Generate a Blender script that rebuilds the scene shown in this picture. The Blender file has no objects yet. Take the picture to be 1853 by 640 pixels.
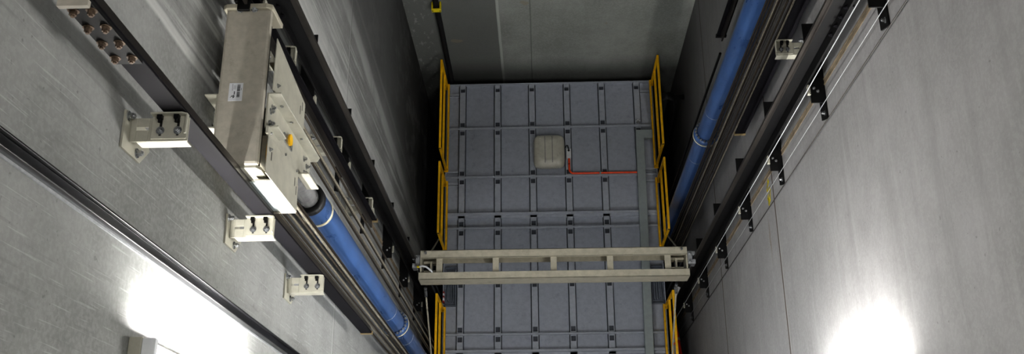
import bpy, bmesh, math, random
from mathutils import Vector, Matrix
random.seed(7)
S = bpy.context.scene
COL = S.collection
PI = math.pi

# ------------------------------------------------------------------ materials
def lin(r, g, b):
    f = lambda c: (c/255/12.92) if c/255 <= .04045 else ((c/255+.055)/1.055)**2.4
    return (f(r), f(g), f(b), 1)

class Nodes:
    """small wrapper for building node trees"""
    def __init__(s, name):
        s.m = bpy.data.materials.new(name); s.m.use_nodes = True
        s.t = s.m.node_tree; s.n = s.t.nodes; s.b = s.n['Principled BSDF']
    def new(s, ty, **kw):
        x = s.n.new(ty)
        for k, v in kw.items(): setattr(x, k, v)
        return x
    def link(s, a, b): s.t.links.new(a, b)
    def put(s, sock, v):
        if isinstance(v, bpy.types.NodeSocket): s.link(v, sock)
        else: sock.default_value = v
    def math(s, op, a, b=0., c=0., clamp=False):
        x = s.new('ShaderNodeMath', operation=op); x.use_clamp = clamp
        s.put(x.inputs[0], a); s.put(x.inputs[1], b); s.put(x.inputs[2], c)
        return x.outputs[0]
    def mix(s, fac, a, b, blend='MIX'):
        x = s.new('ShaderNodeMix', data_type='RGBA', blend_type=blend)
        s.put(x.inputs[0], fac); s.put(x.inputs[6], a); s.put(x.inputs[7], b)
        return x.outputs[2]
    def smooth(s, v, lo, hi, a=0., b=1.):
        x = s.new('ShaderNodeMapRange', interpolation_type='SMOOTHSTEP')
        s.put(x.inputs['Value'], v)
        for k, q in (('From Min', lo), ('From Max', hi), ('To Min', a), ('To Max', b)): s.put(x.inputs[k], q)
        return x.outputs['Result']
    def noise(s, vec, scale, detail=4, rough=.55, stretch=(1, 1, 1), rot=(0, 0, 0)):
        mp = s.new('ShaderNodeMapping'); mp.inputs['Scale'].default_value = stretch; mp.inputs['Rotation'].default_value = rot
        s.link(vec, mp.inputs['Vector'])
        x = s.new('ShaderNodeTexNoise'); s.link(mp.outputs[0], x.inputs['Vector'])
        x.inputs['Scale'].default_value = scale; x.inputs['Detail'].default_value = detail; x.inputs['Roughness'].default_value = rough
        return x.outputs['Fac']
    def bump(s, h, strength=.2, dist=.01):
        x = s.new('ShaderNodeBump'); x.inputs['Strength'].default_value = strength; x.inputs['Distance'].default_value = dist
        s.put(x.inputs['Height'], h); s.link(x.outputs[0], s.b.inputs['Normal'])

def paint(name, rgb, rough=.5, metal=0., vary=.12, scale=14., dirt=None, dirt_amt=.0, stretch=(1, 1, 1), bump=.03, spec=.5):
    N = Nodes(name); tc = N.new('ShaderNodeTexCoord').outputs['Object']
    base = lin(*rgb)
    n1 = N.noise(tc, scale, 5, .6, stretch)
    dark = tuple(c*(1-vary*1.6) for c in base[:3])+(1,); lite = tuple(min(1, c*(1+vary)) for c in base[:3])+(1,)
    c = N.mix(N.smooth(n1, .3, .7), dark, lite)
    if dirt:
        n2 = N.noise(tc, scale*.45, 8, .75, stretch)
        c = N.mix(N.math('MULTIPLY', N.smooth(n2, .54, .72), dirt_amt), c, lin(*dirt))
    N.link(c, N.b.inputs['Base Color'])
    N.b.inputs['Metallic'].default_value = metal
    N.b.inputs['Specular IOR Level'].default_value = spec
    N.put(N.b.inputs['Roughness'], N.math('ADD', N.math('MULTIPLY', n1, .18), rough-.09))
    if bump: N.bump(N.noise(tc, scale*9, 3, .5), bump, .004)
    return N.m

def glow(name, rgb, strength):
    N = Nodes(name)
    N.b.inputs['Base Color'].default_value = (1, 1, 1, 1)
    N.b.inputs['Emission Color'].default_value = rgb+(1,)
    N.b.inputs['Emission Strength'].default_value = strength
    return N.m

def concrete(name, rgb, side):
    """cast concrete: blotches, streaks, pores, joints, lime marks and painted shade; side picks the marks of that wall"""
    N = Nodes(name); tc = N.new('ShaderNodeTexCoord').outputs['Object']
    sep = N.new('ShaderNodeSeparateXYZ'); N.link(tc, sep.inputs[0]); x, y, z = sep.outputs
    base = lin(*rgb)
    k = lambda f: tuple(c*f for c in base[:3])+(1,)
    big = N.noise(tc, 1.1, 5, .6); med = N.noise(tc, 6, 6, .65); fine = N.noise(tc, 60, 3, .6)
    c = N.mix(N.smooth(big, .3, .7), k(.9 if side == 'right' else .72), k(1.06 if side == 'right' else 1.14))
    c = N.mix(N.math('MULTIPLY', N.smooth(med, .35, .7), .35), c, k(.72))
    c = N.mix(N.math('MULTIPLY', N.smooth(fine, .42, .62), .28), c, k(1.25))
    pores = N.noise(tc, 38, 2, .5)
    c = N.mix(N.math('MULTIPLY', N.smooth(pores, .70, .76), .5), c, k(.45))
    def band(axis, centre, tilt_axis, tilt, width, soft, wob, wscale, col, amt, lo=None, hi=None, stretch=(1, 1, 1)):
        nonlocal c
        w = N.math('MULTIPLY', N.math('SUBTRACT', N.noise(tc, wscale, 3, .5, stretch), .5), wob)
        v = N.math('ADD', N.math('SUBTRACT', axis, centre), w)
        if tilt: v = N.math('SUBTRACT', v, N.math('MULTIPLY', tilt_axis, tilt))
        f = N.smooth(N.math('ABSOLUTE', v), width, width+soft, 1., 0.)
        if lo is not None: f = N.math('MULTIPLY', f, N.smooth(tilt_axis, lo, lo+.25))
        if hi is not None: f = N.math('MULTIPLY', f, N.smooth(tilt_axis, hi-.25, hi, 1., 0.))
        c = N.mix(N.math('MULTIPLY', f, amt), c, col)
    if side == 'left':
        # fine trowel scratches running down the wall
        s1 = N.noise(tc, 16, 2, .5, (1, 3.2, .16), (.16, 0, 0)); s2 = N.noise(tc, 30, 2, .5, (1, 4, .15), (.10, 0, 0))
        front = N.smooth(y, 1.25, 1.5, 1., 0.)
        c = N.mix(N.math('MULTIPLY', N.math('MULTIPLY', N.smooth(s2, .60, .70), front), .32), c, k(1.7))
        c = N.mix(N.math('MULTIPLY', N.math('MULTIPLY', N.smooth(s1, .60, .70), front), .28), c, k(.55))
        # lime streaks behind the ram head and beside the rails
        st = N.noise(tc, 8, 4, .6, (1, 3.4, .14))
        zone = N.math('MULTIPLY', N.smooth(y, 1.66, 1.76), N.smooth(y, 3.2, 3.5, 1., 0.))
        c = N.mix(N.math('MULTIPLY', N.math('MULTIPLY', N.smooth(st, .48, .68), zone), .7), c, k(1.75))
        c = N.mix(N.math('MULTIPLY', N.math('MULTIPLY', N.smooth(st, .50, .30), zone), .45), c, k(.6))
        band(y, 3.17, z, .085, .045, .06, .10, 3, k(1.7), .75, -2, 4.6, (1, 1, .4))
        band(y, 3.42, z, .085, .010, .03, .06, 3, k(1.6), .5, -2, 5, (1, 1, .4))
        band(y, 2.86, z, 0, .07, .09, .10, 3, k(1.75), .6, None, None, (1, 1, .4))
        band(y, 1.500, z, 0, .004, .006, .10, 1.6, k(2.3), .8, 6.2, 9.5)
        band(y, 1.75, z, 0, .012, .02, .03, 3, k(1.9), .6, 5.6, 9)
        band(z, 3.975, y, 0, .006, .006, .01, 3, k(1.5), .8)
        band(z, 3.955, y, 0, .004, .006, .01, 3, k(.5), .6)
        c = N.mix(N.math('MULTIPLY', N.smooth(y, 3.2, 3.8), .75), c, k(.24))  # painted shade: the wall darkens towards its unlit rear
        c = N.mix(N.math('MULTIPLY', N.math('MULTIPLY', N.smooth(y, 2.7, 3.4), N.smooth(z, .6, 2.8, 1., 0.)), .75), c, lin(26, 25, 24))  # more shade painted into the lower rear, down to the pit
    if side == 'left':
        blot = N.noise(tc, 2.6, 6, .7, (1, 1, .7))
        c = N.mix(N.math('MULTIPLY', N.smooth(blot, .50, .66), .35), c, k(.60))
    if side == 'right':
        st = N.noise(tc, 5, 5, .65, (1, .22, 1.6)); s2 = N.noise(tc, 12, 3, .5, (1, .12, 1.2))
        c = N.mix(N.math('MULTIPLY', N.smooth(st, .5, .72), .30), c, k(.62))
        c = N.mix(N.math('MULTIPLY', N.smooth(s2, .55, .7), .22), c, k(1.3))
        for zj in (1.79, 3.85):
            band(z, zj, y, 0, .012, .007, .014, 2, lin(74, 62, 52), .85)
            band(z, zj+.018, y, 0, .005, .006, .012, 2, k(1.35), .6)
        band(z, 3.635, y, 0, .012, .006, .05, 9, lin(120, 108, 92), .6, 1.7, 2.15)
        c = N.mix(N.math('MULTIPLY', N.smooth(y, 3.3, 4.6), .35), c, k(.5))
        c = N.mix(N.math('MULTIPLY', N.math('MULTIPLY', N.smooth(y, 3.0, 3.9), N.smooth(z, .4, 2.2, 1., 0.)), .75), c, lin(26, 25, 24))  # both mixes paint the unlit rear of the right wall darker
    if side == 'back':
        st = N.noise(tc, 5, 5, .65, (1.4, 1, .2))
        c = N.mix(N.math('MULTIPLY', N.smooth(st, .5, .72), .3), c, k(.7))
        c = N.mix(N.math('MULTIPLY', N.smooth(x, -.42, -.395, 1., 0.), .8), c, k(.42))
        band(x, -.402, z, 0, .010, .008, .015, 2, k(1.5), .7)
        band(x, -.075, z, 0, .004, .004, .01, 2, k(.4), .7)
        rough = N.noise(tc, 22, 4, .7, (1, 1, .5))
        edge = N.smooth(x, -1.05, -1.15)
        c = N.mix(N.math('MULTIPLY', N.math('MULTIPLY', N.smooth(rough, .56, .66), edge), .6), c, k(1.1))
        sp = N.noise(tc, 3.1, 2, .4)
        c = N.mix(N.math('MULTIPLY', N.smooth(sp, .72, .74), .5), c, lin(140, 132, 112))
        c = N.mix(N.math('MULTIPLY', N.smooth(z, .05, .55, 1., 0.), .7), c, lin(30, 30, 29))  # soft shadow above the car roof painted into the wall colour
    N.link(c, N.b.inputs['Base Color'])
    N.b.inputs['Roughness'].default_value = .88
    N.b.inputs['Specular IOR Level'].default_value = .25
    N.bump(N.math('ADD', med, N.math('MULTIPLY', fine, .4)), .18, .006)
    return N.m

M = dict(
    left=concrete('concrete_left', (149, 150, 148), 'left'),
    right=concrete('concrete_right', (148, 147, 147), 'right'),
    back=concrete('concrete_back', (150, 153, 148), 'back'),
    plain=concrete('concrete_plain', (165, 165, 163), 'none'),
    black=paint('black_steel', (15, 15, 16), .5, 0, .2, 20, (36, 34, 32), .3, spec=.25),
    rail=paint('dark_rail_steel', (22, 21, 25), .68, 0, .25, 9, (18, 17, 16), .6, (1, 1, .25), spec=.1),
    blade=paint('ground_rail_blade', (78, 74, 70), .34, .7, .3, 14, (50, 42, 36), .7, (1, 1, .12)),
    trunk=paint('black_track', (20, 20, 23), .34, .1, .35, 10, (62, 62, 66), .5, (1, 1, .3)),
    beige=paint('beige_paint', (172, 170, 157), .45, 0, .07, 18, (150, 144, 128), .35),
    beige2=paint('warm_beige_paint', (178, 173, 156), .5, 0, .08, 16, (120, 110, 92), .4),
    head=paint('taupe_paint', (176, 171, 159), .5, 0, .06, 30, (130, 122, 110), .4),
    blue=paint('blue_paint', (62, 90, 136), .30, 0, .12, 10, (104, 132, 172), .3, (1, 1, .4)),
    cream=paint('cream_band', (205, 198, 172), .5, 0, .06, 20),
    chrome=paint('ram_chrome', (168, 168, 168), .22, .55, .25, 9, (70, 70, 72), .4),
    zinc=paint('zinc_bolt', (180, 182, 184), .28, .9, .12, 40),
    rope=paint('steel_rope', (72, 64, 54), .42, .6, .25, 60),
    rope2=paint('pale_steel_rope', (156, 148, 132), .35, .5, .2, 60),
    wire=paint('white_wire', (180, 182, 184), .35, .1, .05, 60),
    wire2=paint('grey_wire', (170, 172, 174), .4, .4, .1, 60),
    wire3=paint('dark_wire', (58, 56, 54), .5, .2, .1, 60),
    yellow=paint('yellow_paint', (246, 190, 14), .42, 0, .07, 18, (170, 112, 8), .4),
    yellow2=paint('yellow_marking', (225, 205, 20), .7, 0, .1, 40),
    car=paint('car_grey_paint', (160, 165, 175), .48, 0, .05, 24, (92, 98, 106), .35),
    car2=paint('car_grey_rib', (168, 173, 182), .45, 0, .05, 24, (98, 104, 112), .3),
    shade=paint('hollow_shade', (78, 82, 90), .7, 0, .1, 20),  # darker grey that paints shade in recesses and along ribs
    duct=paint('duct_grey', (150, 158, 158), .45, 0, .04, 20),
    louvre=paint('dark_grey_rib', (104, 110, 120), .5, 0, .1, 20),
    fan=paint('fan_plastic', (196, 194, 182), .3, 0, .05, 16, (120, 116, 104), .3),
    orange=paint('orange_plastic', (250, 84, 30), .35, 0, .06, 30),
    red=paint('red_paint', (150, 32, 20), .45, 0, .1, 20),
    white=paint('white_plastic', (220, 222, 224), .45, 0, .04, 20),
    paper=paint('label_paper', (212, 214, 218), .6, 0, .02, 40),
    ink=paint('label_ink', (40, 42, 46), .7, 0, .02, 40),
    rust=paint('rusty_channel', (150, 136, 116), .7, .2, .25, 24, (96, 78, 58), .6, (1, 1, .4)),
    boltrust=paint('rusty_bolt', (112, 96, 82), .5, .5, .3, 60, (70, 50, 36), .5),
    sheave=paint('sheave_yellow', (190, 140, 20), .5, 0, .15, 20, (80, 60, 20), .5),
    tan=paint('tan_end_block', (132, 116, 84), .7, 0, .2, 30),
    rubber=paint('black_rubber', (18, 18, 19), .6, 0, .15, 20),
    tube=glow('lamp_tube', (1., .98, .95), 290.),
    tube5=glow('lamp_tube_right', (1., .98, .95), 430.),
    tube3=glow('fill_tube_front', (.97, .98, 1.), 180.),
    tube4=glow('fill_tube_upper_left', (1., .98, .95), 150.),
    tube2=glow('fill_tube_upper_right', (1., .98, .95), 800.),
)

# ------------------------------------------------------------------ mesh builder
class MB:
    def __init__(s): s.v = []; s.f = []; s.sm = []
    def add(s, vs, fs, smooth=False):
        o = len(s.v); s.v += [tuple(v) for v in vs]
        for f in fs: s.f.append([o+i for i in f]); s.sm.append(smooth)
        return s
    def box(s, x0, x1, y0, y1, z0, z1):
        x0, x1 = sorted((x0, x1)); y0, y1 = sorted((y0, y1)); z0, z1 = sorted((z0, z1))
        v = [(x0,y0,z0),(x1,y0,z0),(x1,y1,z0),(x0,y1,z0),(x0,y0,z1),(x1,y0,z1),(x1,y1,z1),(x0,y1,z1)]
        return s.add(v, [(3,2,1,0),(4,5,6,7),(0,1,5,4),(1,2,6,5),(2,3,7,6),(3,0,4,7)])
    def prism(s, pts, axis, a, b):
        """2-D outline extruded along an axis ('x': pts are (y,z); 'y': (x,z); 'z': (x,y))"""
        P = {'x': lambda p, t: (t, p[0], p[1]), 'y': lambda p, t: (p[0], t, p[1]), 'z': lambda p, t: (p[0], p[1], t)}[axis]
        n = len(pts)
        v = [P(p, a) for p in pts]+[P(p, b) for p in pts]
        fs = [list(range(n))[::-1], list(range(n, 2*n))]+[(i, (i+1) % n, n+(i+1) % n, n+i) for i in range(n)]
        return s.add(v, fs)
    def cyl(s, p0, p1, r, n=12, r1=None, cap=True):
        p0, p1 = Vector(p0), Vector(p1); d = (p1-p0).normalized()
        u = d.orthogonal().normalized(); w = d.cross(u); r1 = r if r1 is None else r1
        v = []
        for p, q in ((p0, r), (p1, r1)):
            v += [p+u*math.cos(2*PI*i/n)*q+w*math.sin(2*PI*i/n)*q for i in range(n)]
        s.add(v, [(i, (i+1) % n, n+(i+1) % n, n+i) for i in range(n)], n > 6)
        if cap: s.add(v, [list(range(n))[::-1], list(range(n, 2*n))])
        return s
    def lathe(s, c, prof, n=32, axis='z'):
        """closed ring profile [(r, h)] turned about an axis through c"""
        c = Vector(c); m = len(prof); v = []
        for r, h in prof:
            for i in range(n):
                a = 2*PI*i/n; q = (r*math.cos(a), r*math.sin(a))
                v.append(c+(Vector((q[0], q[1], h)) if axis == 'z' else Vector((h, q[0], q[1]))))
        fs = [(j*n+i, j*n+(i+1) % n, ((j+1) % m)*n+(i+1) % n, ((j+1) % m)*n+i) for j in range(m) for i in range(n)]
        return s.add(v, fs, True)
    def tube(s, pts, r, n=8):
        pts = [Vector(p) for p in pts]; v = []; u = None
        for i, p in enumerate(pts):
            d = (pts[min(i+1, len(pts)-1)]-pts[max(i-1, 0)]).normalized()
            u = d.orthogonal().normalized() if u is None else (u-d*u.dot(d)).normalized()
            w = d.cross(u)
            v += [p+(u*math.cos(2*PI*k/n)+w*math.sin(2*PI*k/n))*r for k in range(n)]
        fs = [(j*n+k, j*n+(k+1) % n, (j+1)*n+(k+1) % n, (j+1)*n+k) for j in range(len(pts)-1) for k in range(n)]
        s.add(v, fs, True); m = (len(pts)-1)*n
        return s.add(v, [list(range(n))[::-1], list(range(m, m+n))])
    def hexbolt(s, p, d, r=.009, h=.008, washer=True):
        p, d = Vector(p), Vector(d).normalized()
        if washer: s.cyl(p, p+d*.002, r*1.55, 12)
        s.cyl(p+d*.002, p+d*(.002+h), r, 6)
        return s.cyl(p+d*(.002+h), p+d*(.007+h), r*.55, 8)
    def build(s, name, mat, parent=None, at=None, bevel=0.):
        o0 = Vector(at) if at is not None else Vector((0, 0, 0))
        p = parent
        while p is not None: o0 = o0+Vector(p.location); p = p.parent
        me = bpy.data.meshes.new(name)
        me.from_pydata([tuple(Vector(v)-o0) for v in s.v], [], s.f)
        bm = bmesh.new(); bm.from_mesh(me); bmesh.ops.recalc_face_normals(bm, faces=bm.faces); bm.to_mesh(me); bm.free()
        for p, q in zip(me.polygons, s.sm): p.use_smooth = q
        me.materials.append(mat)
        o = bpy.data.objects.new(name, me); COL.objects.link(o); o.parent = parent
        if at is not None: o.location = at
        if bevel:
            b = o.modifiers.new('bevel', 'BEVEL'); b.width = bevel; b.segments = 2; b.limit_method = 'ANGLE'; b.angle_limit = .7
        return o

class Bolts:
    """collects fasteners; build() links each as a mesh object of its own"""
    def __init__(s): s.l = []
    def hexbolt(s, *a, **k): s.l.append(MB().hexbolt(*a, **k))
    def cyl(s, *a, **k): s.l.append(MB().cyl(*a, **k))
    def box(s, *a): s.l.append(MB().box(*a))
    def build(s, name, mat, parent, **k): return [m.build(name, mat, parent, **k) for m in s.l]
def tag(o, label, cat, group=None):
    o['label'] = label; o['category'] = cat; o['kind'] = 'thing'
    if group: o['group'] = group
    return o
def thing(name, label, cat, loc, group=None):
    o = bpy.data.objects.new(name, None); o.empty_display_size = .05; COL.objects.link(o); o.location = loc
    return tag(o, label, cat, group)
def struct(o): o['kind'] = 'structure'; return o
def dup(root, loc, label):
    def cp(o, par):
        c = o.copy(); COL.objects.link(c); c.parent = par
        for ch in o.children: cp(ch, c)
        return c
    c = cp(root, None); c.location = loc; c['label'] = label
    return c

# ------------------------------------------------------------------ shaft shell
XL, XR, YB, YF, ZF, ZC = -1.33, 1.557, 4.99, -.55, -3.4, 13.2
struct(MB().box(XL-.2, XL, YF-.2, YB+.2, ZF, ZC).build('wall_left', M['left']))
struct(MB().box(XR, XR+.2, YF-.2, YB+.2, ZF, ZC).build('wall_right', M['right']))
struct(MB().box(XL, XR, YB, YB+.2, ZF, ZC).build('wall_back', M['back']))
struct(MB().box(XL, XR, YF-.2, YF, ZF, ZC).build('wall_front', M['plain']))
struct(MB().box(XL-.2, XR+.2, YF-.2, YB+.2, ZF-.2, ZF).build('floor', M['plain']))
struct(MB().box(XL-.2, XR+.2, YF-.2, YB+.2, ZC, ZC+.2).build('ceiling', M['plain']))

# ------------------------------------------------------------------ lift car
CX0, CX1, CY0, CY1 = -1.055, 1.288, .80, 4.9
car = thing('lift_car', 'grey ribbed roof of the lift car filling the bottom of the shaft', 'lift car', (.115, 2.85, -2.6))
MB().box(CX0, CX1, CY0, CY1, -2.6, -.004).build('car_body', M['car'], car)
# roof sheets, one per bay between the ridges
for y0, y1 in ((.80, 1.822), (1.842, 3.302), (3.322, 4.9)):
    MB().box(CX0, CX1, y0, y1, -.004, .0).build('roof_sheet', M['car'], car)
ROWS = [4.349, 3.764, 3.176, 2.598, 2.019, 1.44, .92]
RIBX = [-.868, -.472, -.083, .312, .707, 1.103]
for rx in RIBX:
    m = MB(); w = .036; y = CY1-.01; zt = .036
    m.box(rx-w, rx-w+.004, CY0, CY1-.01, 0, zt); m.box(rx+w-.004, rx+w, CY0, CY1-.01, 0, zt)
    cuts = [(4.80, 4.848)]
    for r in ROWS: cuts += [(r+.024, r+.078), (r-.078, r-.024)]
    for a, b in cuts:
        m.box(rx-w, rx+w, b, y, zt-.004, zt)
        m.box(rx-w, rx-.024, a, b, zt-.004, zt); m.box(rx+.024, rx+w, a, b, zt-.004, zt)
        y = a
    m.box(rx-w, rx+w, CY0, y, zt-.004, zt)
    for q in (-1, 1): MB().box(rx+q*(w+.0005), rx+q*(w+.006), CY0, CY1-.013, .0005, .004).build('rib_shadow_line', M['shade'], car)  # dark strips painting the shadow line on each rib side
    rib = m.build('rib', M['car2'], car)
    h = Bolts()
    for a, b in cuts: h.box(rx-.028, rx+.028, a-.004, b+.004, .001, .004)
    h.build('notch', M['shade'], rib)  # dark floors paint the shade inside the holes
for r in ROWS:
    MB().prism([(r-.012, zt), (r-.007, .054), (r+.007, .054), (r+.012, zt)], 'x', CX0+.005, CX1-.005).build('cross_bar', M['car2'], car)
for r in (3.322, 1.832):
    MB().prism([(r-.034, 0), (r-.028, .036), (r-.004, .036), (r+.002, .060), (r+.024, .060), (r+.030, 0)], 'x', CX0+.005, CX1-.005).build('seam_ridge', M['car2'], car)
m = MB(); m.box(CX0, CX1, CY1-.012, CY1, 0, .05)
m.box(CX0, CX0+.012, CY0, CY1, 0, .035); m.box(CX1-.012, CX1, CY0, CY1, 0, .035)
m.build('edge_trim', M['car2'], car)
e = Bolts()
for x in RIBX:
    e.box(x-.09, x-.065, CY1, CY1+.012, -.02, .055)
e.build('edge_clip', M['black'], car)
for x0, x1 in ((CX0+.012, -.91), (1.145, CX1-.012)):
    for yy in (4.784, 3.84, 3.70):
        m = MB(); m.box(x0, x1, yy-.012, yy+.012, 0, .02); m.box(x0, x1, yy-.028, yy-.022, 0, .014); m.build('stiffener', M['car2'], car)
# dark ribbed pads at both sides under the crosshead
for sx, x0, x1, yr in (('l', -1.035, -.91, (2.325, 2.74)), ('r', 1.14, 1.27, (2.325, 2.72))):
    m = MB(); m.box(x0, x1, *yr, 0, .02)
    m.box(x0, x0+.012, *yr, .02, .05); m.box(x1-.012, x1, *yr, .02, .05)
    for a in yr: m.box(x0, x1, a-.006, a+.006, .02, .05)
    for k in range(3):
        xx = (x1-.03-k*.024) if sx == 'l' else (x0+.03+k*.024)
        m.box(xx-.006, xx+.006, yr[0]+.04, yr[1]-.04, .02, .06)
    xx = x0+.04 if sx == 'l' else x1-.04
    m.box(xx-.02, xx+.02, yr[0]+.06, yr[0]+.20, .02, .045)
    m.build('ribbed_pad', M['louvre'], car, bevel=.002)

# cable duct running along the right side of the roof with an arm to the railing
m = MB(); zd = .027
m.prism([(1.030, 1.30), (1.118, 1.30), (1.150, 4.165), (1.245, 4.165), (1.245, 4.262), (1.062, 4.262)], 'z', .062, .125)
tag(m.build('cable_duct', M['duct'], at=(1.09, 2.8, .06), bevel=.004), 'grey flat cable duct with a right-angle turn on the car roof', 'cable duct')
# lifting eye
t = thing('lifting_eye', 'small pale metal lifting eye on the roof beside the duct corner', 'lifting eye', (1.10, 4.395, .026))
MB().box(1.08, 1.12, 4.375, 4.415, .037, .044).build('base_plate', M['zinc'], t)
m = MB(); m.tube([(1.10+.018*math.cos(a), 4.395, (.065)+.03*math.sin(a)) for a in [k*PI/8-.5 for k in range(11)]], .006)
m.build('eye', M['white'], t)

# ventilator box
t = thing('roof_ventilator', 'beige rounded plastic ventilator box on the car roof', 'ventilator', (.10, 4.03, .026))
def superbox(cx, cy, hx, hy, z, n=40, p=5.):
    o = []
    for i in range(n):
        a = 2*PI*i/n; c, s_ = math.cos(a), math.sin(a)
        o.append((cx+hx*math.copysign(abs(c)**(2/p), c), cy+hy*math.copysign(abs(s_)**(2/p), s_), z))
    return o
m = MB(); rings = []
for hx, hy, z, p in ((.165, .182, .047, 7), (.172, .190, .06, 6), (.172, .190, .10, 6), (.168, .186, .125, 6), (.150, .168, .148, 6), (.10, .115, .158, 5)):
    rings.append(superbox(.10, 4.03, hx, hy, z, 40, p))
v = sum(rings, []); n = 40
fs = [(j*n+i, j*n+(i+1) % n, (j+1)*n+(i+1) % n, (j+1)*n+i) for j in range(len(rings)-1) for i in range(n)]
m.add(v, fs, True); m.add(rings[-1], [list(range(n))]); m.add(rings[0], [list(range(n))[::-1]])
m.build('housing', M['fan'], t)
m = MB()
for dx in (-.045, .035): MB().box(.10+dx-.0025, .10+dx+.0025, 3.88, 4.19, .150, .1595).build('lid_groove', M['shade'], t)
for dx in (-.10, .10):
    for dy in (-.06, .13):
        m = MB(); m.lathe((.10+dx, 4.03+dy, .15), [(.008, 0), (.018, 0), (.018, .009), (.008, .009)], 16); m.cyl((.10+dx, 4.03+dy, .15), (.10+dx, 4.03+dy, .156), .007, 10)
        m.build('screw_well', M['fan'], t)
for dx in (-.105, .105):
    MB().box(.10+dx-.03, .10+dx+.03, 3.985, 3.991, .148, .160).build('clip_bar', M['fan'], t)

t = thing('junction_box', 'small white junction box with black cable loop beside the ventilator', 'junction box', (.315, 4.01, .026))
MB().box(.289, .343, 3.955, 4.068, .037, .085).build('box', M['white'], t, bevel=.005)
MB().cyl((.316, 4.045, .085), (.316, 4.045, .092), .012, 12).build('cable_gland', M['rubber'], t)
MB().tube([(.316, 4.045, .090), (.316, 4.06, .10), (.305, 4.095, .11), (.292, 4.10, .10), (.280, 4.075, .085)], .006).build('cable_loop', M['rubber'], t)
t = thing('conduit', 'bright orange bent conduit running across the roof from the junction box', 'conduit', (.33, 3.77, .05))
P = [(.318, 3.955, .068), (.318, 3.83, .068)]+[(.318+.05*(1-math.cos(a)), 3.83-.05*math.sin(a), .068) for a in [k*PI/12 for k in range(1, 7)]]+[(1.061, 3.780, .068)]
MB().tube(P, .0105, 10).build('pipe', M['orange'], t)
m = MB(); m.tube([(.318, 3.895, .068), (.318, 3.885, .068)], .0125, 10); m.build('joint_sleeve', M['red'], t)
m = MB(); m.box(.648, .664, 3.7685, 3.792, .057, .0805); m.build('saddle', M['zinc'], t)

# ------------------------------------------------------------------ guard rails on the car
def guard(x, sgn, y0, y1, label):
    t = thing('guard_rail', label, 'guard rail', (x, (y0+y1)/2, 0), 'yellow guard rails on the car roof')
    q = .0115; H = .72
    for yy in (y0, y1):
        p = MB().box(x-q, x+q, yy-q, yy+q, .0445, H-.0245).build('post', M['yellow'], t)
        MB().box(x-q-.012, x+q+.012, yy-q-.012, yy+q+.012, 0.036, .044).build('foot_plate', M['yellow'], p)
    tr = MB().box(x-q, x+q, y0-q, y1+q, H-.024, H).build('top_rail', M['yellow'], t, bevel=.002)
    for yy, d in ((y0-q, -1), (y1+q, 1)):
        MB().box(x-q+.003, x+q-.003, yy, yy+d*.003, H-.022, H-.002).build('end_cap', M['rubber'], tr)
    MB().box(x-q, x+q, y0+q, y1-q, .37, .393).build('mid_rail', M['yellow'], t)
    MB().box(x-.009-sgn*.021, x+.009-sgn*.021, y0-.012, y1+.012, .064, .12).build('toe_board', M['yellow'], t)
for x, sgn, sd in ((-1.043, -1, 'left'), (1.276, 1, 'right')):
    guard(x, sgn, 3.855, 4.86, f'yellow guard rail at the back {sd} corner of the car roof')
    guard(x, sgn, 2.93, 3.685, f'yellow guard rail on the {sd} roof edge just behind the beige crosshead')
    guard(x, sgn, 1.05, 2.285, f'yellow guard rail on the {sd} roof edge in front of the beige crosshead')

# ------------------------------------------------------------------ crosshead over the car
t = thing('crosshead', 'beige double channel crosshead spanning the car between the guide rails', 'crosshead', (.11, 2.34, 1.4))
X0, X1 = -1.100, 1.302
def channel(yweb, yfl, z0, z1, x0, x1, th=.009, lip=.02):
    m = MB()
    m.box(x0, x1, min(yweb, yfl), max(yweb, yfl), z1-th, z1); m.box(x0, x1, min(yweb, yfl), max(yweb, yfl), z0, z0+th)
    d = th if yfl > yweb else -th
    m.box(x0, x1, yweb, yweb+d, z0, z1)
    return m
m = channel(2.478, 2.405, 1.40, 1.60, X0, X1)
m.prism([(2.405, 1.60), (2.405, 1.565), (2.412, 1.565), (2.412, 1.60)], 'x', X0, X1)
m.build('channel_beam', M['beige2'], t, bevel=.003)
m = channel(2.205, 2.272, 1.40, 1.60, X0-.012, X1+.012)
m.build('channel_beam', M['beige2'], t, bevel=.003)
for x in (-.928, -.418, .104, .612, 1.128):
    m = MB(); m.box(x-.028, x+.028, 2.24, 2.45, 1.556, 1.575); m.box(x-.005, x+.005, 2.216, 2.468, 1.41, 1.556)
    m.build('spacer', M['beige2'], t, bevel=.002)
for x, d in ((X0, -1), (X1, 1)):
    MB().box(x-d*.012, x, 2.214, 2.469, 1.41, 1.59).build('end_plate', M['beige2'], t)
    sh = MB(); sh.box(x+d*.003, x+d*.045, 2.325, 2.44, 1.45, 1.58); sh.box(x+d*.045, x+d*.075, 2.325, 2.366, 1.46, 1.57); sh.box(x+d*.045, x+d*.075, 2.404, 2.44, 1.46, 1.57)
    g = sh.build('guide_shoe', M['wire2'], t, bevel=.003)
    b = Bolts()
    for yy in (2.345, 2.42): b.hexbolt((x+d*.026, yy, 1.58), (0, 0, 1), .010, .010)
    for zz in (1.47, 1.50, 1.53): b.hexbolt((x+d*.03, 2.325, zz), (0, -1, 0), .008, .012)
    b.build('bolt', M['zinc'], g)
    m = MB(); m.box(x-d*.16, x-d*.03, 2.29, 2.30, 1.44, 1.55); m.box(x-d*.10, x-d*.085, 2.30, 2.39, 1.43, 1.53); m.box(x-d*.17, x-d*.02, 2.38, 2.40, 1.42, 1.50)
    m.build('safety_linkage', M['beige2'], t)
    m = MB(); m.cyl((x-d*.05, 2.45, 1.60), (x-d*.05, 2.45, 1.625), .012, 10); m.build('rod_nut', M['zinc'], t)
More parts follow.
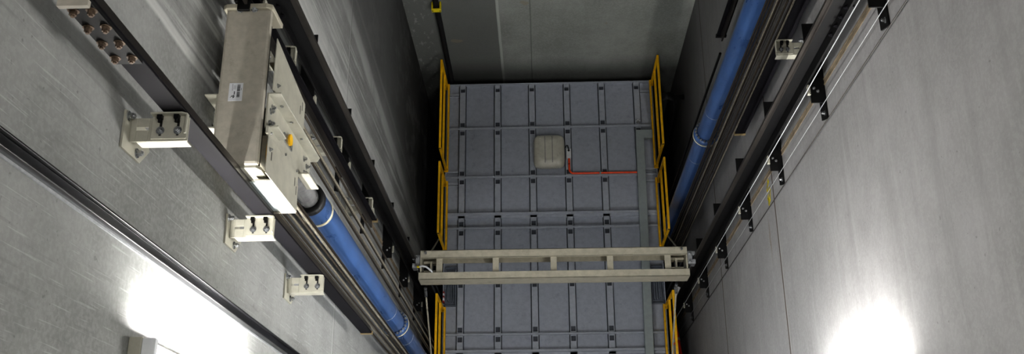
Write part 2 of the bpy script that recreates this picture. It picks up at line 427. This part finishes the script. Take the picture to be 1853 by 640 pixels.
# uprights of the sling beside the car
for x, sd in ((-1.088, 'left'), (1.312, 'right')):
    m = MB(); m.box(x-.016, x+.016, 2.32, 2.36, -2.6, 1.397); m.box(x-.016, x+.016, 2.41, 2.45, -2.6, 1.397)
    m.build('upright', M['black'], t)
# tie rods
for n, a, b, w in (('rear left', (-1.078, 2.44, 1.39), (-1.072, 3.12, .05), 'left'), ('rear right', (1.305, 2.44, 1.39), (1.305, 3.12, .05), 'right'),
                ('front left', (-1.075, 2.19, 1.37), (-1.075, 1.05, .05), 'left'), ('front right', (1.22, 2.19, 1.37), (1.225, 1.05, .05), 'right')):
    t = thing('tie_rod', f'pale thin tie rod from the {w} crosshead end down to the roof {n.split()[0]}', 'tie rod', a)
    MB().tube([a, b], .0085, 8).build('rod', M['beige2'], t)
    MB().cyl(Vector(a), Vector(a)+(Vector(b)-Vector(a)).normalized()*.10, .014, 8).build('turnbuckle', M['zinc'], t)
# white hose at the left end
t = thing('cable_hose', 'short white curved hose with yellow tip at the left crosshead end', 'hose', (-1.10, 2.33, 1.6))
MB().tube([(-1.105, 2.325, 1.60), (-1.08, 2.325, 1.625), (-1.04, 2.315, 1.63), (-1.00, 2.285, 1.622), (-.985, 2.268, 1.612)], .009, 8).build('hose', M['white'], t)
MB().cyl((-1.125, 2.327, 1.592), (-1.103, 2.325, 1.602), .010, 8).build('tip', M['yellow2'], t)
# white plate at the right front railing
tag(MB().prism([(1.302, 0.269), (1.350, 0.290), (1.345, 0.727), (1.288, 0.796)], 'y', 2.31, 2.318).build('cover_plate', M['white'], at=(1.30, 2.32, .36)), 'white upright cover plate at the rear end of the front right railing', 'plate')

# ------------------------------------------------------------------ guide rails
def t_rail(name, label, wall_x, d, base_x, y, z0, z1, bw=.13, bh=.091, bt=.013, group=None, fish=None):
    """car guide rail: base parallel to the side wall, blade towards the car (d = +1/-1 in x)"""
    t = thing(name, label, 'guide rail', (base_x, y, z0), group)
    MB().box(base_x, base_x+d*bt, y-bw/2, y+bw/2, z0, z1).build('base_flange', M['black'], t, bevel=.002)
    m = MB(); m.box(base_x+d*bt, base_x+d*(bt+.058), y-.006, y+.006, z0, z1)
    m.build('web', M['black'], t)
    MB().box(base_x+d*(bt+.0585), base_x+d*(bt+bh), y-.0085, y+.0085, z0, z1).build('blade', M['blade'], t, bevel=.002)
    if fish:
        fp = MB().box(base_x-d*.012, base_x-d*.0005, y-bw/2+.005, y+bw/2-.005, fish-.16, fish+.16).build('fishplate', M['black'], t)
        b = Bolts()
        for s_ in (-1, 1):
            for k in range(4): b.hexbolt((base_x+d*bt, y+s_*.045, fish-.13+k*.0867), (d, 0, 0), .010, .010)
        b.build('bolt', M['rail'], fp)
    return t
RY = 2.384
t_rail('guide_rail', 'dark steel car guide rail on the left wall', XL, 1, -1.243, RY+.03, -2.4, 12, fish=6.1)
t_rail('guide_rail', 'dark steel car guide rail on the right wall with ground blade', XR, -1, 1.466, RY, -2.4, 12, fish=5.85)

# head guide rails: base faces the front or back, blade towards the ram
def head_rail(label, x, y, d, z0, z1, w=.072, fish=None, off=0, end='tan', bl=.062):
    t = thing('ram_guide_rail', label, 'guide rail', (x, y, z0))
    MB().box(x-w/2, x+w/2, y, y+d*.010, z0, z1).build('base_flange', M['rail'], t, bevel=.0015)
    MB().box(x-.006+off, x+.006+off, y+d*.010, y+d*bl, z0, z1).build('blade', M['blade'], t)
    MB().box(x-w/2-.004, x+w/2+.004, y-.004*d, y+d*.016, z0-.03, z0-.0005).build('end_block', M[end], t)
    if fish:
        f = MB().box(x-w/2-.002, x+w/2+.002, y-d*.012, y-d*.0005, fish-.17, fish+.17).build('fishplate', M['black'], t)
        b = Bolts()
        for s_ in (-1, 1):
            for k in range(4): b.hexbolt((x+s_*.024, y-d*.012, fish-.13+k*.0867), (0, -d, 0), .010, .012)
        b.build('bolt', M['boltrust'], f)
        MB().box(x-w/2-.004, x+w/2+.004, y-d*.03, y-d*.012, fish+.17, fish+.185).build('top_strap', M['head'], f)
    return t
head_rail('dark steel ram guide rail on beige brackets, in front of the left cylinder', -1.176, 1.305, 1, 3.66, 12, fish=7.72, off=.022, bl=.045)
head_rail('black ram guide rail behind the left blue cylinder', -1.176, 2.10, -1, 3.66, 12)
head_rail('black ram guide rail with a beige bracket, in front of the right cylinder', 1.447, 2.75, 1, 3.52, 12)
head_rail('black ram guide rail ending behind the right blue cylinder', 1.40, 3.62, -1, 3.42, 12, end='black')

# ------------------------------------------------------------------ black car-rail brackets
def black_bracket(wx, d, y, z, label):
    t = thing('rail_bracket', label, 'bracket', (wx, y, z), 'black guide rail brackets')
    pl = MB().box(wx+d*.009, wx+d*.083, 2.215, 2.70, z-.008, z).build('bracket_plate', M['black'], t)
    MB().prism([(2.12, z), (2.71, z), (2.71, z-.10), (2.15, z-.10)], 'x', wx+d*.0005, wx+d*.009).build('wall_flange', M['black'], t)
    m = Bolts(); m.hexbolt((wx+d*.009, 2.165, z-.03), (d, 0, 0), .009, .014); m.hexbolt((wx+d*.009, 2.67, z-.05), (d, 0, 0), .009, .014)
    m.build('anchor_bolt', M['zinc'], t)
    return t
ZB = [7.22, 6.19, 5.19, 4.165, 3.16, 2.12, 1.10, .08]
ZL = [7.22, 6.20, 5.19, 4.19, 3.27, 2.29, 1.30, .30]
NTH = ['topmost', 'second', 'third', 'fourth', 'fifth', 'sixth', 'seventh', 'lowest']
def rail_clip(t, wx, d, yy, z):
    c = MB(); c.box(wx+d*.0835, wx+d*.100, yy-.028, yy+.022, z-.004, z+.010); c.box(wx+d*.094, wx+d*.100, yy-.028, yy+.022, z+.010, z+.026)
    o = c.build('rail_clip', M['beige'], t)
    b = Bolts()
    for k in (0, 1): b.hexbolt((wx+d*(.042+k*.02), yy-.005+.018*k, z), (0, 0, 1), .0055, .009)
    b.build('bolt', M['zinc'], o)
first = {}
for wx, d, sd in ((XL, 1, 'left'), (XR, -1, 'right')):
    for i, z in enumerate(ZB if sd == 'right' else ZL):
        lab = f'black steel guide rail bracket on the {sd} wall, {NTH[i]} of its column'
        if sd not in first:
            t = black_bracket(wx, d, 2.2, z, lab); rail_clip(t, wx, d, 2.287, z); first[sd] = t
        else: dup(first[sd], (wx, 2.2, z), lab)
# cast-in anchor channels behind the brackets
for wx, d, sd in ((XL, 1, 'left'), (XR, -1, 'right')):
    m = MB()
    m.box(wx+d*.0003, wx+d*.004, 2.318, 2.326, ZF, ZC); m.box(wx+d*.0003, wx+d*.004, 2.348, 2.356, ZF, ZC); m.box(wx+d*.0003, wx+d*.0015, 2.326, 2.348, ZF, ZC)
    tag(m.build('anchor_channel', M['rust'], at=(wx, 2.33, ZF)), f'rusty anchor channel set vertically into the {sd} wall behind the black brackets', 'anchor channel')

# ------------------------------------------------------------------ beige ram-rail brackets
def beige_bracket(wx, d, y0, z, tip, label, s=1, plate_dx=.0):
    """L arm from the wall with a bolted upper plate; s=+1: rail behind (y+), s=-1: rail in front"""
    t = thing('beige_rail_bracket', label, 'bracket', (wx, y0, z), 'beige guide rail brackets')
    L = abs(tip-wx); X = lambda u: wx+d*u
    ya, yb = y0, y0+.082
    m = MB(); m.prism([(ya-.035, z+.045), (yb+.012, z+.045), (yb+.012, z-.12), (ya+.03, z-.165), (ya-.035, z-.10)] if s > 0 else
                      [(ya-.035, z+.02), (yb+.03, z+.02), (yb+.03, z-.12), (ya-.035, z-.12)], 'x', X(.0005), X(.008))
    wf = m.build('wall_plate', M['beige'], t)
    b = Bolts()
    for yy, zz in ((yb-.002, z+.024), (ya-.012, z-.07)): b.hexbolt((X(.008), yy, zz), (d, 0, 0), .011, .016)
    b.build('bolt', M['zinc'], wf)
    # arm: horizontal leg (with a slot) and hanging front leg
    m = MB(); sl0, sl1, ys = L*.14, L*.34, (ya+yb)/2+.004
    m.box(X(.008), X(sl0), ya, yb, z-.006, z); m.box(X(sl1), X(L), ya, yb, z-.006, z)
    m.box(X(sl0), X(sl1), ya, ys-.006, z-.006, z); m.box(X(sl0), X(sl1), ys+.006, yb, z-.006, z)
    m.box(X(.03), X(L-.005), ya, ya+.006, z-.055, z-.006)
    m.build('arm', M['beige'], t, bevel=.0015)
    p0, p1 = L*.40, L*.99
    m = MB(); m.box(X(p0), X(p1), ya+.006, yb+.004, z+.0005, z+.006)
    m.prism([(X(p0), z+.0005), (X(p1), z+.0005), (X(p1), z+.020), (X(p1-.015), z+.030), (X(p0), z+.030)], 'y', yb+.002, yb+.008)
    m.box(X(p1-.006), X(p1), ya+.02, yb+.004, z+.006, z+.018)
    up = m.build('clamp_plate', M['beige'], t, bevel=.001)
    sl = Bolts()
    for u in (p0+.030, p1-.030):
        sl.box(X(u-.004), X(u+.004), ya+.016, yb-.012, z+.0062, z+.0068)
    sl.build('slot', M['rubber'], up)
    b = Bolts()
    for u in (p0+.030, p1-.030): b.hexbolt((X(u), ya+.034, z+.0068), (0, 0, 1), .009, .008)
    b.build('bolt', M['zinc'], up)
    for u in (p0+.028, p1-.034):
        b = MB(); b.box(X(u-.008), X(u+.008), yb-.012, yb+.002, z+.008, z+.024); b.cyl((X(u), yb-.022, z+.014), (X(u), yb-.012, z+.014), .007, 8)
        b.build('rail_clip', M['black'], up)
    return t
FR = [8.22, 7.173, 6.122, 5.150, 4.12]
nm = ['', 'uppermost', 'middle one', 'lowest']
for z, l in zip(FR[1:4], nm[1:4]):
    beige_bracket(XL, 1, 1.212, z, -1.132, f'beige slotted bracket on the left wall holding the front ram rail, {l}')
for z, l in ((5.95, 'upper'), (4.86, 'middle'), (3.80, 'lower')):
    beige_bracket(XL, 1, 2.112, z, -1.145, f'beige bracket on the left wall behind the rear ram rail, {l} one', s=-1)
beige_bracket(XR, -1, 2.657, 4.90, 1.392, 'beige slotted bracket on the right wall holding the black ram rail')

# ------------------------------------------------------------------ hydraulic cylinders
def cylinder(x, y, label, sd, ztop=5.5):
    r = .079
    t = thing('hydraulic_cylinder', label, 'hydraulic cylinder', (x, y, -3.38), 'blue hydraulic cylinders')
    lo = MB().cyl((x, y, -3.38), (x, y, 2.535), r, 48).build('lower_tube', M['blue'], t)
    MB().cyl((x, y, 2.565), (x, y, ztop-.05), r, 48).build('upper_tube', M['blue'], t)
    for zc in (3.0, 2.05):
        MB().lathe((x, y, zc), [(r-.001, -.002), (r+.0012, -.002), (r+.0012, .002), (r-.001, .002)], 48).build('weld_ring', M['wire2'], t)
    fl = MB().lathe((x, y, 2.55), [(r-.004, -.034), (.104, -.034), (.104, -.002), (.101, .002), (.101, .030), (r-.004, .030)], 48).build('flange', M['blue'], t)
    for k in range(20):
        a = 2*PI*k/20; px, py = x+.0915*math.cos(a), y+.0915*math.sin(a)
        b = MB(); b.cyl((px, py, 2.580), (px, py, 2.594), .0105, 8); b.cyl((px, py, 2.594), (px, py, 2.606), .0065, 8, .004)
        b.build('flange_bolt', M['zinc'], fl)
    MB().lathe((x, y, 2.513), [(.098, -.006), (.107, -.006), (.107, .003), (.098, .003)], 48).build('gasket_ring', M['cream'], fl)
    lug = MB(); lug.box(x+.005, x+.04, y-r-.018, y-r+.012, 2.36, 2.42); lug.build('lug', M['blue'], t, bevel=.003)
    lug = MB(); lug.box(x-.045, x-.01, y-r-.018, y-r+.012, 5.03, 5.09); lug.build('lug', M['blue'], t, bevel=.003)
    cap = MB().lathe((x, y, ztop), [(.0555, -.05), (.082, -.05), (.082, -.004), (.078, 0), (.0555, 0)], 48).build('gland', M['rubber'], t)
    MB().lathe((x, y, ztop-.22), [(r-.002, -.012), (r+.003, -.012), (r+.003, .012), (r-.002, .012)], 48).build('band', M['cream'], t)
    MB().cyl((x, y, ztop-.06), (x, y, 6.07), .055, 40).build('piston', M['chrome'], t)
    return t
CLX, CLY, CRX, CRY = -1.16, 1.61, 1.385, 3.17
cylinder(CLX, CLY, 'blue hydraulic cylinder with chrome piston on the left, under the beige ram head', 'left')
cylinder(CRX, CRY, 'blue hydraulic cylinder on the right, running out of the top of the picture', 'right')

# ------------------------------------------------------------------ ram head of the left cylinder
t = thing('ram_yoke', 'large taupe box beam ram head with bolted side covers on the left piston', 'ram head', (CLX, CLY, 6.07))
BX0, BX1, BY0, BY1, BZ0, BZ1 = -1.252, -1.066, 1.352, 2.03, 6.46, 6.60
beam = MB().box(BX0, BX1, BY0, BY1, 6.568, BZ1).build('box_beam', M['head'], t, bevel=.012)
MB().box(BX0+.035, BX1-.035, BY0+.005, BY1-.006, BZ0, 6.5675).build('inner_web', M['black'], t)  # coloured black so the slot beside the covers looks deeply shaded
st = MB().box(-1.207, -1.152, 1.618, 1.696, BZ1, BZ1+.0008).build('sticker', M['paper'], beam)
m = MB(); zz = BZ1+.0008
yy = 1.634
random.seed(3)
while yy < 1.688:
    w = random.choice((.0008, .0014, .002)); 
    if not (1.657 < yy < 1.661): m.box(-1.1745, -1.1625, yy, yy+w, zz, zz+.0003)
    yy += w+random.choice((.0008, .0012))
for x, a, b in ((-1.193, 1.663, 1.692), (-1.187, 1.668, 1.686), (-1.181, 1.668, 1.686), (-1.158, 1.664, 1.674)):
    m.box(x-.0006, x+.0006, a, b, zz, zz+.0003)
m.box(-1.186, -1.1825, 1.646, 1.660, zz, zz+.0003)
m.build('print', M['ink'], st)
m = MB()
m.prism([(-1.1955, 1.636), (-1.1905, 1.6425), (-1.1855, 1.645), (-1.1825, 1.641), (-1.1835, 1.634), (-1.1885, 1.629), (-1.189, 1.636)], 'z', zz, zz+.0003)
m.prism([(-1.200, 1.6325), (-1.1955, 1.641), (-1.1905, 1.6435), (-1.1955, 1.6385), (-1.1985, 1.632)], 'z', zz, zz+.0003)
m.build('emblem', M['ink'], st)
m = MB(); m.prism([(-1.1905, 1.638), (-1.187, 1.6415), (-1.1865, 1.6375)], 'z', zz+.0003, zz+.0006); m.build('emblem_gap', M['paper'], st)
# rear end plate with two bolts
ep = MB().prism([(BX0-.012, BZ0-.02), (BX1+.004, BZ0-.02), (BX1+.004, BZ1), (BX1-.02, BZ1+.014), (BX0+.005, BZ1+.014), (BX0-.012, BZ1+.002)], 'y', BY1-.004, BY1+.018).build('end_plate', M['beige2'], t, bevel=.004)
b = Bolts()
for x in (-1.195, -1.135): b.hexbolt((x, BY1-.004, BZ1+.004), (0, -.5, 1), .009, .008)
b.build('bolt', M['zinc'], ep)
# front end plate and front guide shoe
MB().prism([(-1.163, BZ1-.015), (BX1-.010, BZ1-.015), (BX1+.002, BZ1-.045), (BX1+.002, BZ0-.01), (-1.163, BZ0-.01)], 'y', BY0-.010, BY0+.004).build('end_plate', M['beige'], t, bevel=.002)
sh = MB(); sh.box(-1.215, -1.160, BY0-.022, BY0+.012, 6.46, 6.585); s0 = sh.build('guide_shoe', M['rail'], t, bevel=.003)
m = MB()
for k in range(3):
    z0 = 6.468+k*.040
    m.box(-1.205, -1.172, BY0-.034, BY0-.0225, z0, z0+.006); m.box(-1.208, -1.204, BY0-.034, BY0-.0225, z0, z0+.036)
m.box(-1.171, -1.163, BY0-.036, BY0-.0225, 6.464, 6.59)
m.build('shoe_liner', M['zinc'], s0)
sh = MB(); sh.box(-1.215, -1.15, BY1+.0185, BY1+.034, 6.47, 6.63); sh.box(-1.20, -1.15, BY1-.02, BY1+.03, BZ1+.014, BZ1+.03); s1 = sh.build('guide_shoe', M['black'], t, bevel=.003)
# hanger channels on both sides of the beam
for d, xw in ((1, BX1+.004), (-1, BX0-.004)):
    m = MB(); ya, yb = 1.515, 1.665; zt = 6.575
    m.prism([(ya, zt), (yb, zt), (yb, 5.86), (ya, 5.86)], 'x', xw, xw+d*.008)
    fl = .056
    m.prism([(xw, zt), (xw+d*fl, zt), (xw+d*fl, 5.88), (xw+d*(fl-.02), 5.84), (xw, 5.84)], 'y', yb-.008, yb)
    m.prism([(xw, zt), (xw+d*fl, zt), (xw+d*fl, 6.45), (xw+d*.015, 6.43), (xw, 6.43)], 'y', ya, ya+.008)
    m.box(xw, xw+d*fl, ya, ya+.008, 5.86, 6.06)
    h = m.build('hanger_channel', M['beige'], t, bevel=.0025)
    b = Bolts()
    for z, y in ((6.515, 1.625), (6.535, 1.60), (6.52, 1.555), (6.54, 1.545), (5.98, 1.62), (5.96, 1.56), (5.93, 1.60), (5.90, 1.55)):
        b.hexbolt((xw+d*.008, y, z), (d, 0, 0), .009, .010)
    for z in (6.46, 6.30, 6.12): b.cyl((xw+d*.03, yb-.012, z), (xw+d*.03, yb-.0079, z), .007, 10)
    b.build('bolt', M['zinc'], h)
    # axle end with yellow cap
    ax = MB(); ax.box(xw+d*.008, xw+d*.014, 1.565, 1.60, 6.20, 6.33); a0 = ax.build('axle_keeper', M['zinc'], h)
    MB().cyl((xw+d*.014, 1.595, 6.255), (xw+d*.022, 1.595, 6.255), .025, 24).build('axle_cap', M['yellow'], a0)
# middle web between the hangers, over the piston
MB().box(BX0+.01, BX1-.01, 1.53, 1.65, 6.071, BZ0-.001).build('piston_block', M['beige2'], t)
# sheaves behind the covers, their yellow rims showing in the slots
for yc in (1.435, 1.80):
    for xs in (-1.053,):
        q = .088
        MB().lathe((xs, yc, 6.44 if yc < 1.7 else 6.36), [(.02, -.008), (q, -.008), (q-.012, 0), (q, .008), (.02, .008)], 40, 'x').build('sheave', M['sheave'], t)
# side covers: front-lower and rear-upper boxes on each side
for d, xc in ((1, -1.040),):
    y0, y1 = 1.322, 1.478
    m = MB(); m.prism([(y0, 6.585), (y1, 6.585), (y1+.005, 6.12), (y0+.003, 6.10)], 'x', xc, xc+d*.004)
    m.box(xc, xc-d*.028, y0, y0+.004, 6.10, 6.50)
    cv = m.build('side_cover', M['beige'], t, bevel=.001)
    MB().box(xc+d*.0005, xc-d*.010, y1+.0055, y1+.038, 6.11, 6.592).build('cover_flange', M['beige'], cv, bevel=.002)
    b = Bolts()
    for z in (6.55, 6.33, 6.14): b.cyl((xc, y1+.021, z), (xc+d*.005, y1+.021, z), .006, 10)
    b.hexbolt((xc+d*.004, y0+.105, 6.56), (d, 0, 0), .006, .006)
    b.build('screw', M['zinc'], cv)
    sl = Bolts(); sl.box(xc+d*.0041, xc+d*.0047, y0+.070, y0+.105, 6.527, 6.535)
    for k in (0, 1): sl.box(xc+d*.0041, xc+d*.0047, y1-.058-.03*k, y1-.02-.03*k, 6.165-.03*k, 6.171-.03*k)
    sl.build('slot', M['rubber'], cv)
    m = MB(); m.prism([(1.672, 6.585), (1.90, 6.585), (1.838, 6.09), (1.71, 6.09)], 'x', xc, xc+d*.004); m.box(xc, xc-d*.05, 1.834, 1.838, 6.10, 6.5)
    cv = m.build('side_cover', M['beige'], t, bevel=.001)
    b = Bolts(); b.hexbolt((xc+d*.004, 1.715, 6.53), (d, 0, 0), .006, .006); b.build('screw', M['zinc'], cv)
    sl = Bolts()
    for k in (0, 1): sl.box(xc+d*.0041, xc+d*.0047, 1.755+.03*k, 1.795+.03*k, 6.165-.03*k, 6.171-.03*k)
    sl.build('slot', M['rubber'], cv)
# front cover: white edges and a recessed grey middle
m = MB(); m.box(-1.104, -1.0405, 1.3225, 1.328, 6.098, 6.50); m.box(-1.206, -1.190, 1.3225, 1.328, 6.098, 6.45)
m.box(-1.206, -1.0405, 1.3225, 1.45, 6.092, 6.0975)
m.build('front_cover', M['head'], t, bevel=.001)
MB().box(-1.190, -1.104, 1.331, 1.336, 6.098, 6.455).build('front_panel', M['duct'], t)

t.location.x -= .012; t.location.y += .004
# ------------------------------------------------------------------ ropes
def rope(x, y, z0, z1, r, mat, label, group, name='suspension_rope'):
    tag(MB().cyl((x, y, z0), (x, y, z1), r, 10).build(name, mat, at=(x, y, z0)), label, 'rope', group)
for i, (x, y) in enumerate(((-1.217, 1.400), (-1.190, 1.403), (-1.166, 1.398), (-1.142, 1.402), (-1.107, 1.40), (-1.128, 1.46), (-1.100, 1.44), (-1.085, 1.40))):
    rope(x, y, -3.38, 6.08, .0065, M['rope2'] if i % 2 else M['rope'], 'taut steel rope in the bundle in front of the left blue cylinder', 'ropes in front of the left cylinder')
for i, (x, y) in enumerate(((-1.118, 1.745), (-1.135, 1.80), (-1.118, 1.83), (-1.10, 1.815), (-1.09, 1.86))):
    rope(x, y, -3.38, 6.09, .0065, M['rope2'] if i % 2 else M['rope'], 'taut steel rope in the bundle behind the left blue cylinder', 'ropes behind the left cylinder')
for i, (x, y) in enumerate(((1.342, 2.955), (1.362, 2.965))):
    rope(x, y, -3.38, 12, .006, M['rope'], 'brown steel rope passing in front of the right blue cylinder', 'ropes crossing the right cylinder')
for i, (x, y) in enumerate(((1.390, 2.972), (1.397, 2.94), (1.404, 2.905), (1.412, 2.945), (1.420, 2.93), (1.412, 2.885), (1.424, 2.87), (1.436, 2.90), (1.436, 2.855), (1.448, 2.87), (1.4475, 2.845))):
    rope(x, y, -3.38, 12, .0055, (M['rope'], M['rope2'], M['wire3'])[i % 3], 'taut steel rope in the bundle between the right cylinder and its rail', 'ropes beside the right cylinder')
rope(1.385, 3.47, -3.38, 3.39, .010, M['black'], 'dark rope continuing below the rail behind the right cylinder', None)
# thin wires along the right wall
for x, y, r, mt, lab in ((1.395, 2.187, .0027, 'wire', 'bright white governor wire hanging in front of the right guide rail'),
                         (1.530, 2.197, .0022, 'wire2', 'thin grey wire passing the bolts of the right black brackets'),
                         (1.545, 2.110, .0032, 'wire3', 'dark wire hanging close to the right wall, nearest the camera')):
    tag(MB().cyl((x, y, -3.38), (x, y, 12.6), r, 8).build('hanging_wire', M[mt], at=(x, y, -3.38)), lab, 'wire')

# ------------------------------------------------------------------ front black track on the left wall
t = thing('door_track', 'black two-part metal track running down the front of the left wall', 'track', (XL, .935, ZF))
MB().prism([(XL+.0005, .902), (XL+.032, .902), (XL+.032, .932), (XL+.0005, .932)], 'z', ZF+.01, ZC-.01).build('wide_face', M['trunk'], t, bevel=.003)
MB().prism([(XL+.0005, .9325), (XL+.044, .9325), (XL+.044, .939), (XL+.020, .939), (XL+.020, .953), (XL+.0005, .953)], 'z', ZF+.01, ZC-.01).build('rear_lip', M['trunk'], t, bevel=.0015)
MB().box(XL+.0005, XL+.006, .894, .9018, ZF+.01, ZC-.01).build('edge_highlight', M['wire2'], t)  # pale strip standing in for the highlight along the edge

# ------------------------------------------------------------------ shaft lamps and added fill lamps
def front_fill_lamp(x, z0, z1, label):  # unseen fill lamp, added to brighten the car roof and lower shaft
    t = thing('tube_lamp', label, 'lamp', (x, YF, z0), 'tube lamps on the shaft walls')
    MB().box(x-.035, x+.035, YF+.0005, YF+.045, z0, z1).build('housing', M['beige'], t, bevel=.004)
    for z in (z0+.012, z1-.012): MB().box(x-.03, x+.03, YF+.0455, YF+.09, z-.012, z+.012).build('end_cap', M['white'], t, bevel=.003)
    MB().cyl((x, YF+.070, z0+.025), (x, YF+.070, z1-.025), .016, 16).build('tube', M['tube3'], t)
def lamp(wx, d, y, z0, z1, label, mat='tube'):
    t = thing('tube_lamp', label, 'lamp', (wx, y, z0), 'tube lamps on the shaft walls')
    h = MB(); h.box(wx+d*.0005, wx+d*.045, y-.035, y+.035, z0, z1); h.build('housing', M['beige'], t, bevel=.004)
    for z in (z0+.012, z1-.012): MB().box(wx+d*.0455, wx+d*.09, y-.03, y+.03, z-.012, z+.012).build('end_cap', M['white'], t, bevel=.003)
    MB().cyl((wx+d*.070, y, z0+.025), (wx+d*.070, y, z1-.025), .016, 16).build('tube', M[mat], t)
lamp(XL, 1, .59, 5.76, 6.96, 'white tube lamp glowing at the bottom of the left wall')
lamp(XR, -1, .60, 4.60, 5.78, 'tube lamp on the right wall below the bright patch of light', 'tube5')
lamp(XL, 1, .55, 10.9, 12.1, 'added unseen fill lamp high on the left wall above the camera', 'tube4')  # upper pair is unseen fill, added to balance the light
lamp(XR, -1, .70, 10.9, 12.1, 'added unseen fill lamp high on the right wall above the camera', 'tube2')

front_fill_lamp(-.55, 3.2, 4.4, 'added unseen fill lamp on the front wall below the picture, toward the left cylinder')
front_fill_lamp(.70, 3.2, 4.4, 'added unseen fill lamp on the front wall below the picture, toward the right wall')

# ------------------------------------------------------------------ back-wall pipe, cable loop, red pipe, sign, chalk
t = thing('black_pipe', 'black vertical pipe on the back wall held by a yellow clamp', 'pipe', (-1.0, 4.95, ZF))
MB().cyl((-.997, 4.952, ZF+.01), (-.997, 4.952, 12.9), .028, 20).build('pipe', M['rubber'], t)
m = MB(); m.box(-1.044, -.950, 4.90, 4.912, 1.66, 1.72); m.box(-1.044, -1.030, 4.912, 4.989, 1.66, 1.72); m.box(-.964, -.950, 4.912, 4.989, 1.66, 1.72)
c = m.build('clamp', M['yellow2'], t, bevel=.003)
m = Bolts()
for x in (-1.034, -.960): m.cyl((x, 4.9, 1.69), (x, 4.895, 1.69), .006, 8)
m.build('screw', M['rubber'], c)

t = thing('travelling_cable', 'dark flat travelling cable hanging in a loop in the back right corner', 'cable', (1.44, 4.40, .5))
P = [(1.30, 4.50, .44), (1.38, 4.49, .50), (1.435, 4.47, .50), (1.462, 4.45, .38), (1.475, 4.42, .1), (1.478, 4.38, -.5), (1.47, 4.33, -1.2), (1.45, 4.30, -2.0), (1.42, 4.30, -3.0)]
m = MB(); v = []
for i, p in enumerate(P): v += [Vector(p)+Vector((0, -.045, 0)), Vector(p)+Vector((0, .045, 0)), Vector(p)+Vector((.012, .045, .006)), Vector(p)+Vector((.012, -.045, .006))]
m.add(v, [(4*i+k, 4*i+(k+1) % 4, 4*i+4+(k+1) % 4, 4*i+4+k) for i in range(len(P)-1) for k in range(4)]+[(0, 1, 2, 3), tuple(4*(len(P)-1)+k for k in (3, 2, 1, 0))], True)
m.build('cable', M['rubber'], t)
m = MB(); m.box(1.445, 1.5565, 4.44, 4.48, .505, .545); m.build('hanger', M['black'], t)

t = thing('red_pipe', 'dark red pipe running beside the front right railing', 'pipe', (1.372, 1.9, .5))
MB().tube([(1.388, 2.30, -.25), (1.392, 2.0, .0), (1.396, 1.55, .25), (1.40, .9, .5)], .013, 10).build('pipe', M['red'], t)
MB().tube([(1.3925, 1.96, .022), (1.3928, 1.93, .039)], .0145, 10).build('collar', M['zinc'], t)

t = thing('warning_plate', 'pale plate with red slanted marks behind the front right railing', 'sign', (1.36, 1.95, -.1))
MB().box(1.335, 1.405, 1.40, 2.0, -.12, -.112).build('plate', M['wire2'], t)
m = MB()
for y in (1.985, 1.93): m.prism([(1.336, y-.05), (1.370, y-.01), (1.370, y+.012), (1.336, y-.028)], 'z', -.1118, -.110); m.prism([(1.372, y-.004), (1.404, y+.03-.02), (1.404, y+.03), (1.372, y+.018)], 'z', -.1118, -.110)
m.build('red_mark', M['orange'], t)
t = thing('hazard_strip', 'narrow red and white striped strip beside the front left railing', 'strip', (-1.02, 2.36, .30))
m = MB(); m.box(-1.018, -1.006, 2.29, 2.40, .30, .36); m.build('strip', M['white'], t)
m = Bolts()
for y in (2.29, 2.34, 2.385): m.box(-1.019, -1.005, y, y+.02, .299, .361)
m.build('stripe', M['red'], t)

# yellow chalk mark on the right wall: a scrawled zigzag with a hook
m = MB()
def stroke(pts, r=.010):
    n = len(pts)
    for i in range(n-1):
        (y0, z0), (y1, z1) = pts[i], pts[i+1]; L = math.hypot(y1-y0, z1-z0) or 1; ny, nz = -(z1-z0)/L*r, (y1-y0)/L*r
        ey, ez = (y1-y0)/L*r*.5, (z1-z0)/L*r*.5
        m.add([(XR-.0006, y0+ny-ey, z0+nz-ez), (XR-.0006, y0-ny-ey, z0-nz-ez), (XR-.0006, y1-ny+ey, z1-nz+ez), (XR-.0006, y1+ny+ey, z1+nz+ez)], [(0, 1, 2, 3)])
stroke([(2.335, 3.72), (2.315, 3.735), (2.30, 3.72)])
stroke([(2.295, 3.755), (2.275, 3.70), (2.250, 3.68), (2.235, 3.71), (2.245, 3.75), (2.225, 3.775)])
stroke([(2.245, 3.75), (2.215, 3.76), (2.185, 3.75), (2.175, 3.70), (2.195, 3.68), (2.21, 3.71)])
stroke([(2.185, 3.70), (2.150, 3.695), (2.142, 3.71)])
stroke([(2.165, 3.75), (2.155, 3.715)])
tag(m.build('chalk_mark', M['yellow2'], at=(XR-.0006, 2.24, 3.72)), 'yellow hand-drawn scrawl on the right wall beside the joint', 'marking')

# ------------------------------------------------------------------ world, camera
W = bpy.data.worlds.new('shaft_air'); S.world = W; W.use_nodes = True
W.node_tree.nodes['Background'].inputs[0].default_value = (.5, .55, .6, 1); W.node_tree.nodes['Background'].inputs[1].default_value = .02
F = 1750.0
ax = Vector((0.9994034934365679, 0.01798926288185822, 0.029479547617826073))
ay = Vector((-0.006425520155091003, 0.9355720274089309, -0.35307746206842433))
az = Vector((-0.03393184341471586, 0.3526774276175192, 0.9351295429252403))
cam = bpy.data.cameras.new('camera'); co = bpy.data.objects.new('camera', cam); COL.objects.link(co)
co.matrix_world = Matrix(((ax.x, ax.y, ax.z, 0), (ay.x, ay.y, ay.z, 0), (az.x, az.y, az.z, 10), (0, 0, 0, 1)))
cam.sensor_fit = 'HORIZONTAL'; cam.sensor_width = 36; cam.lens = F/1853*36; cam.clip_start = .02
S.camera = co
S.view_settings.view_transform = 'Standard'
S.view_settings.look = 'Medium High Contrast'
S.view_settings.exposure = 0
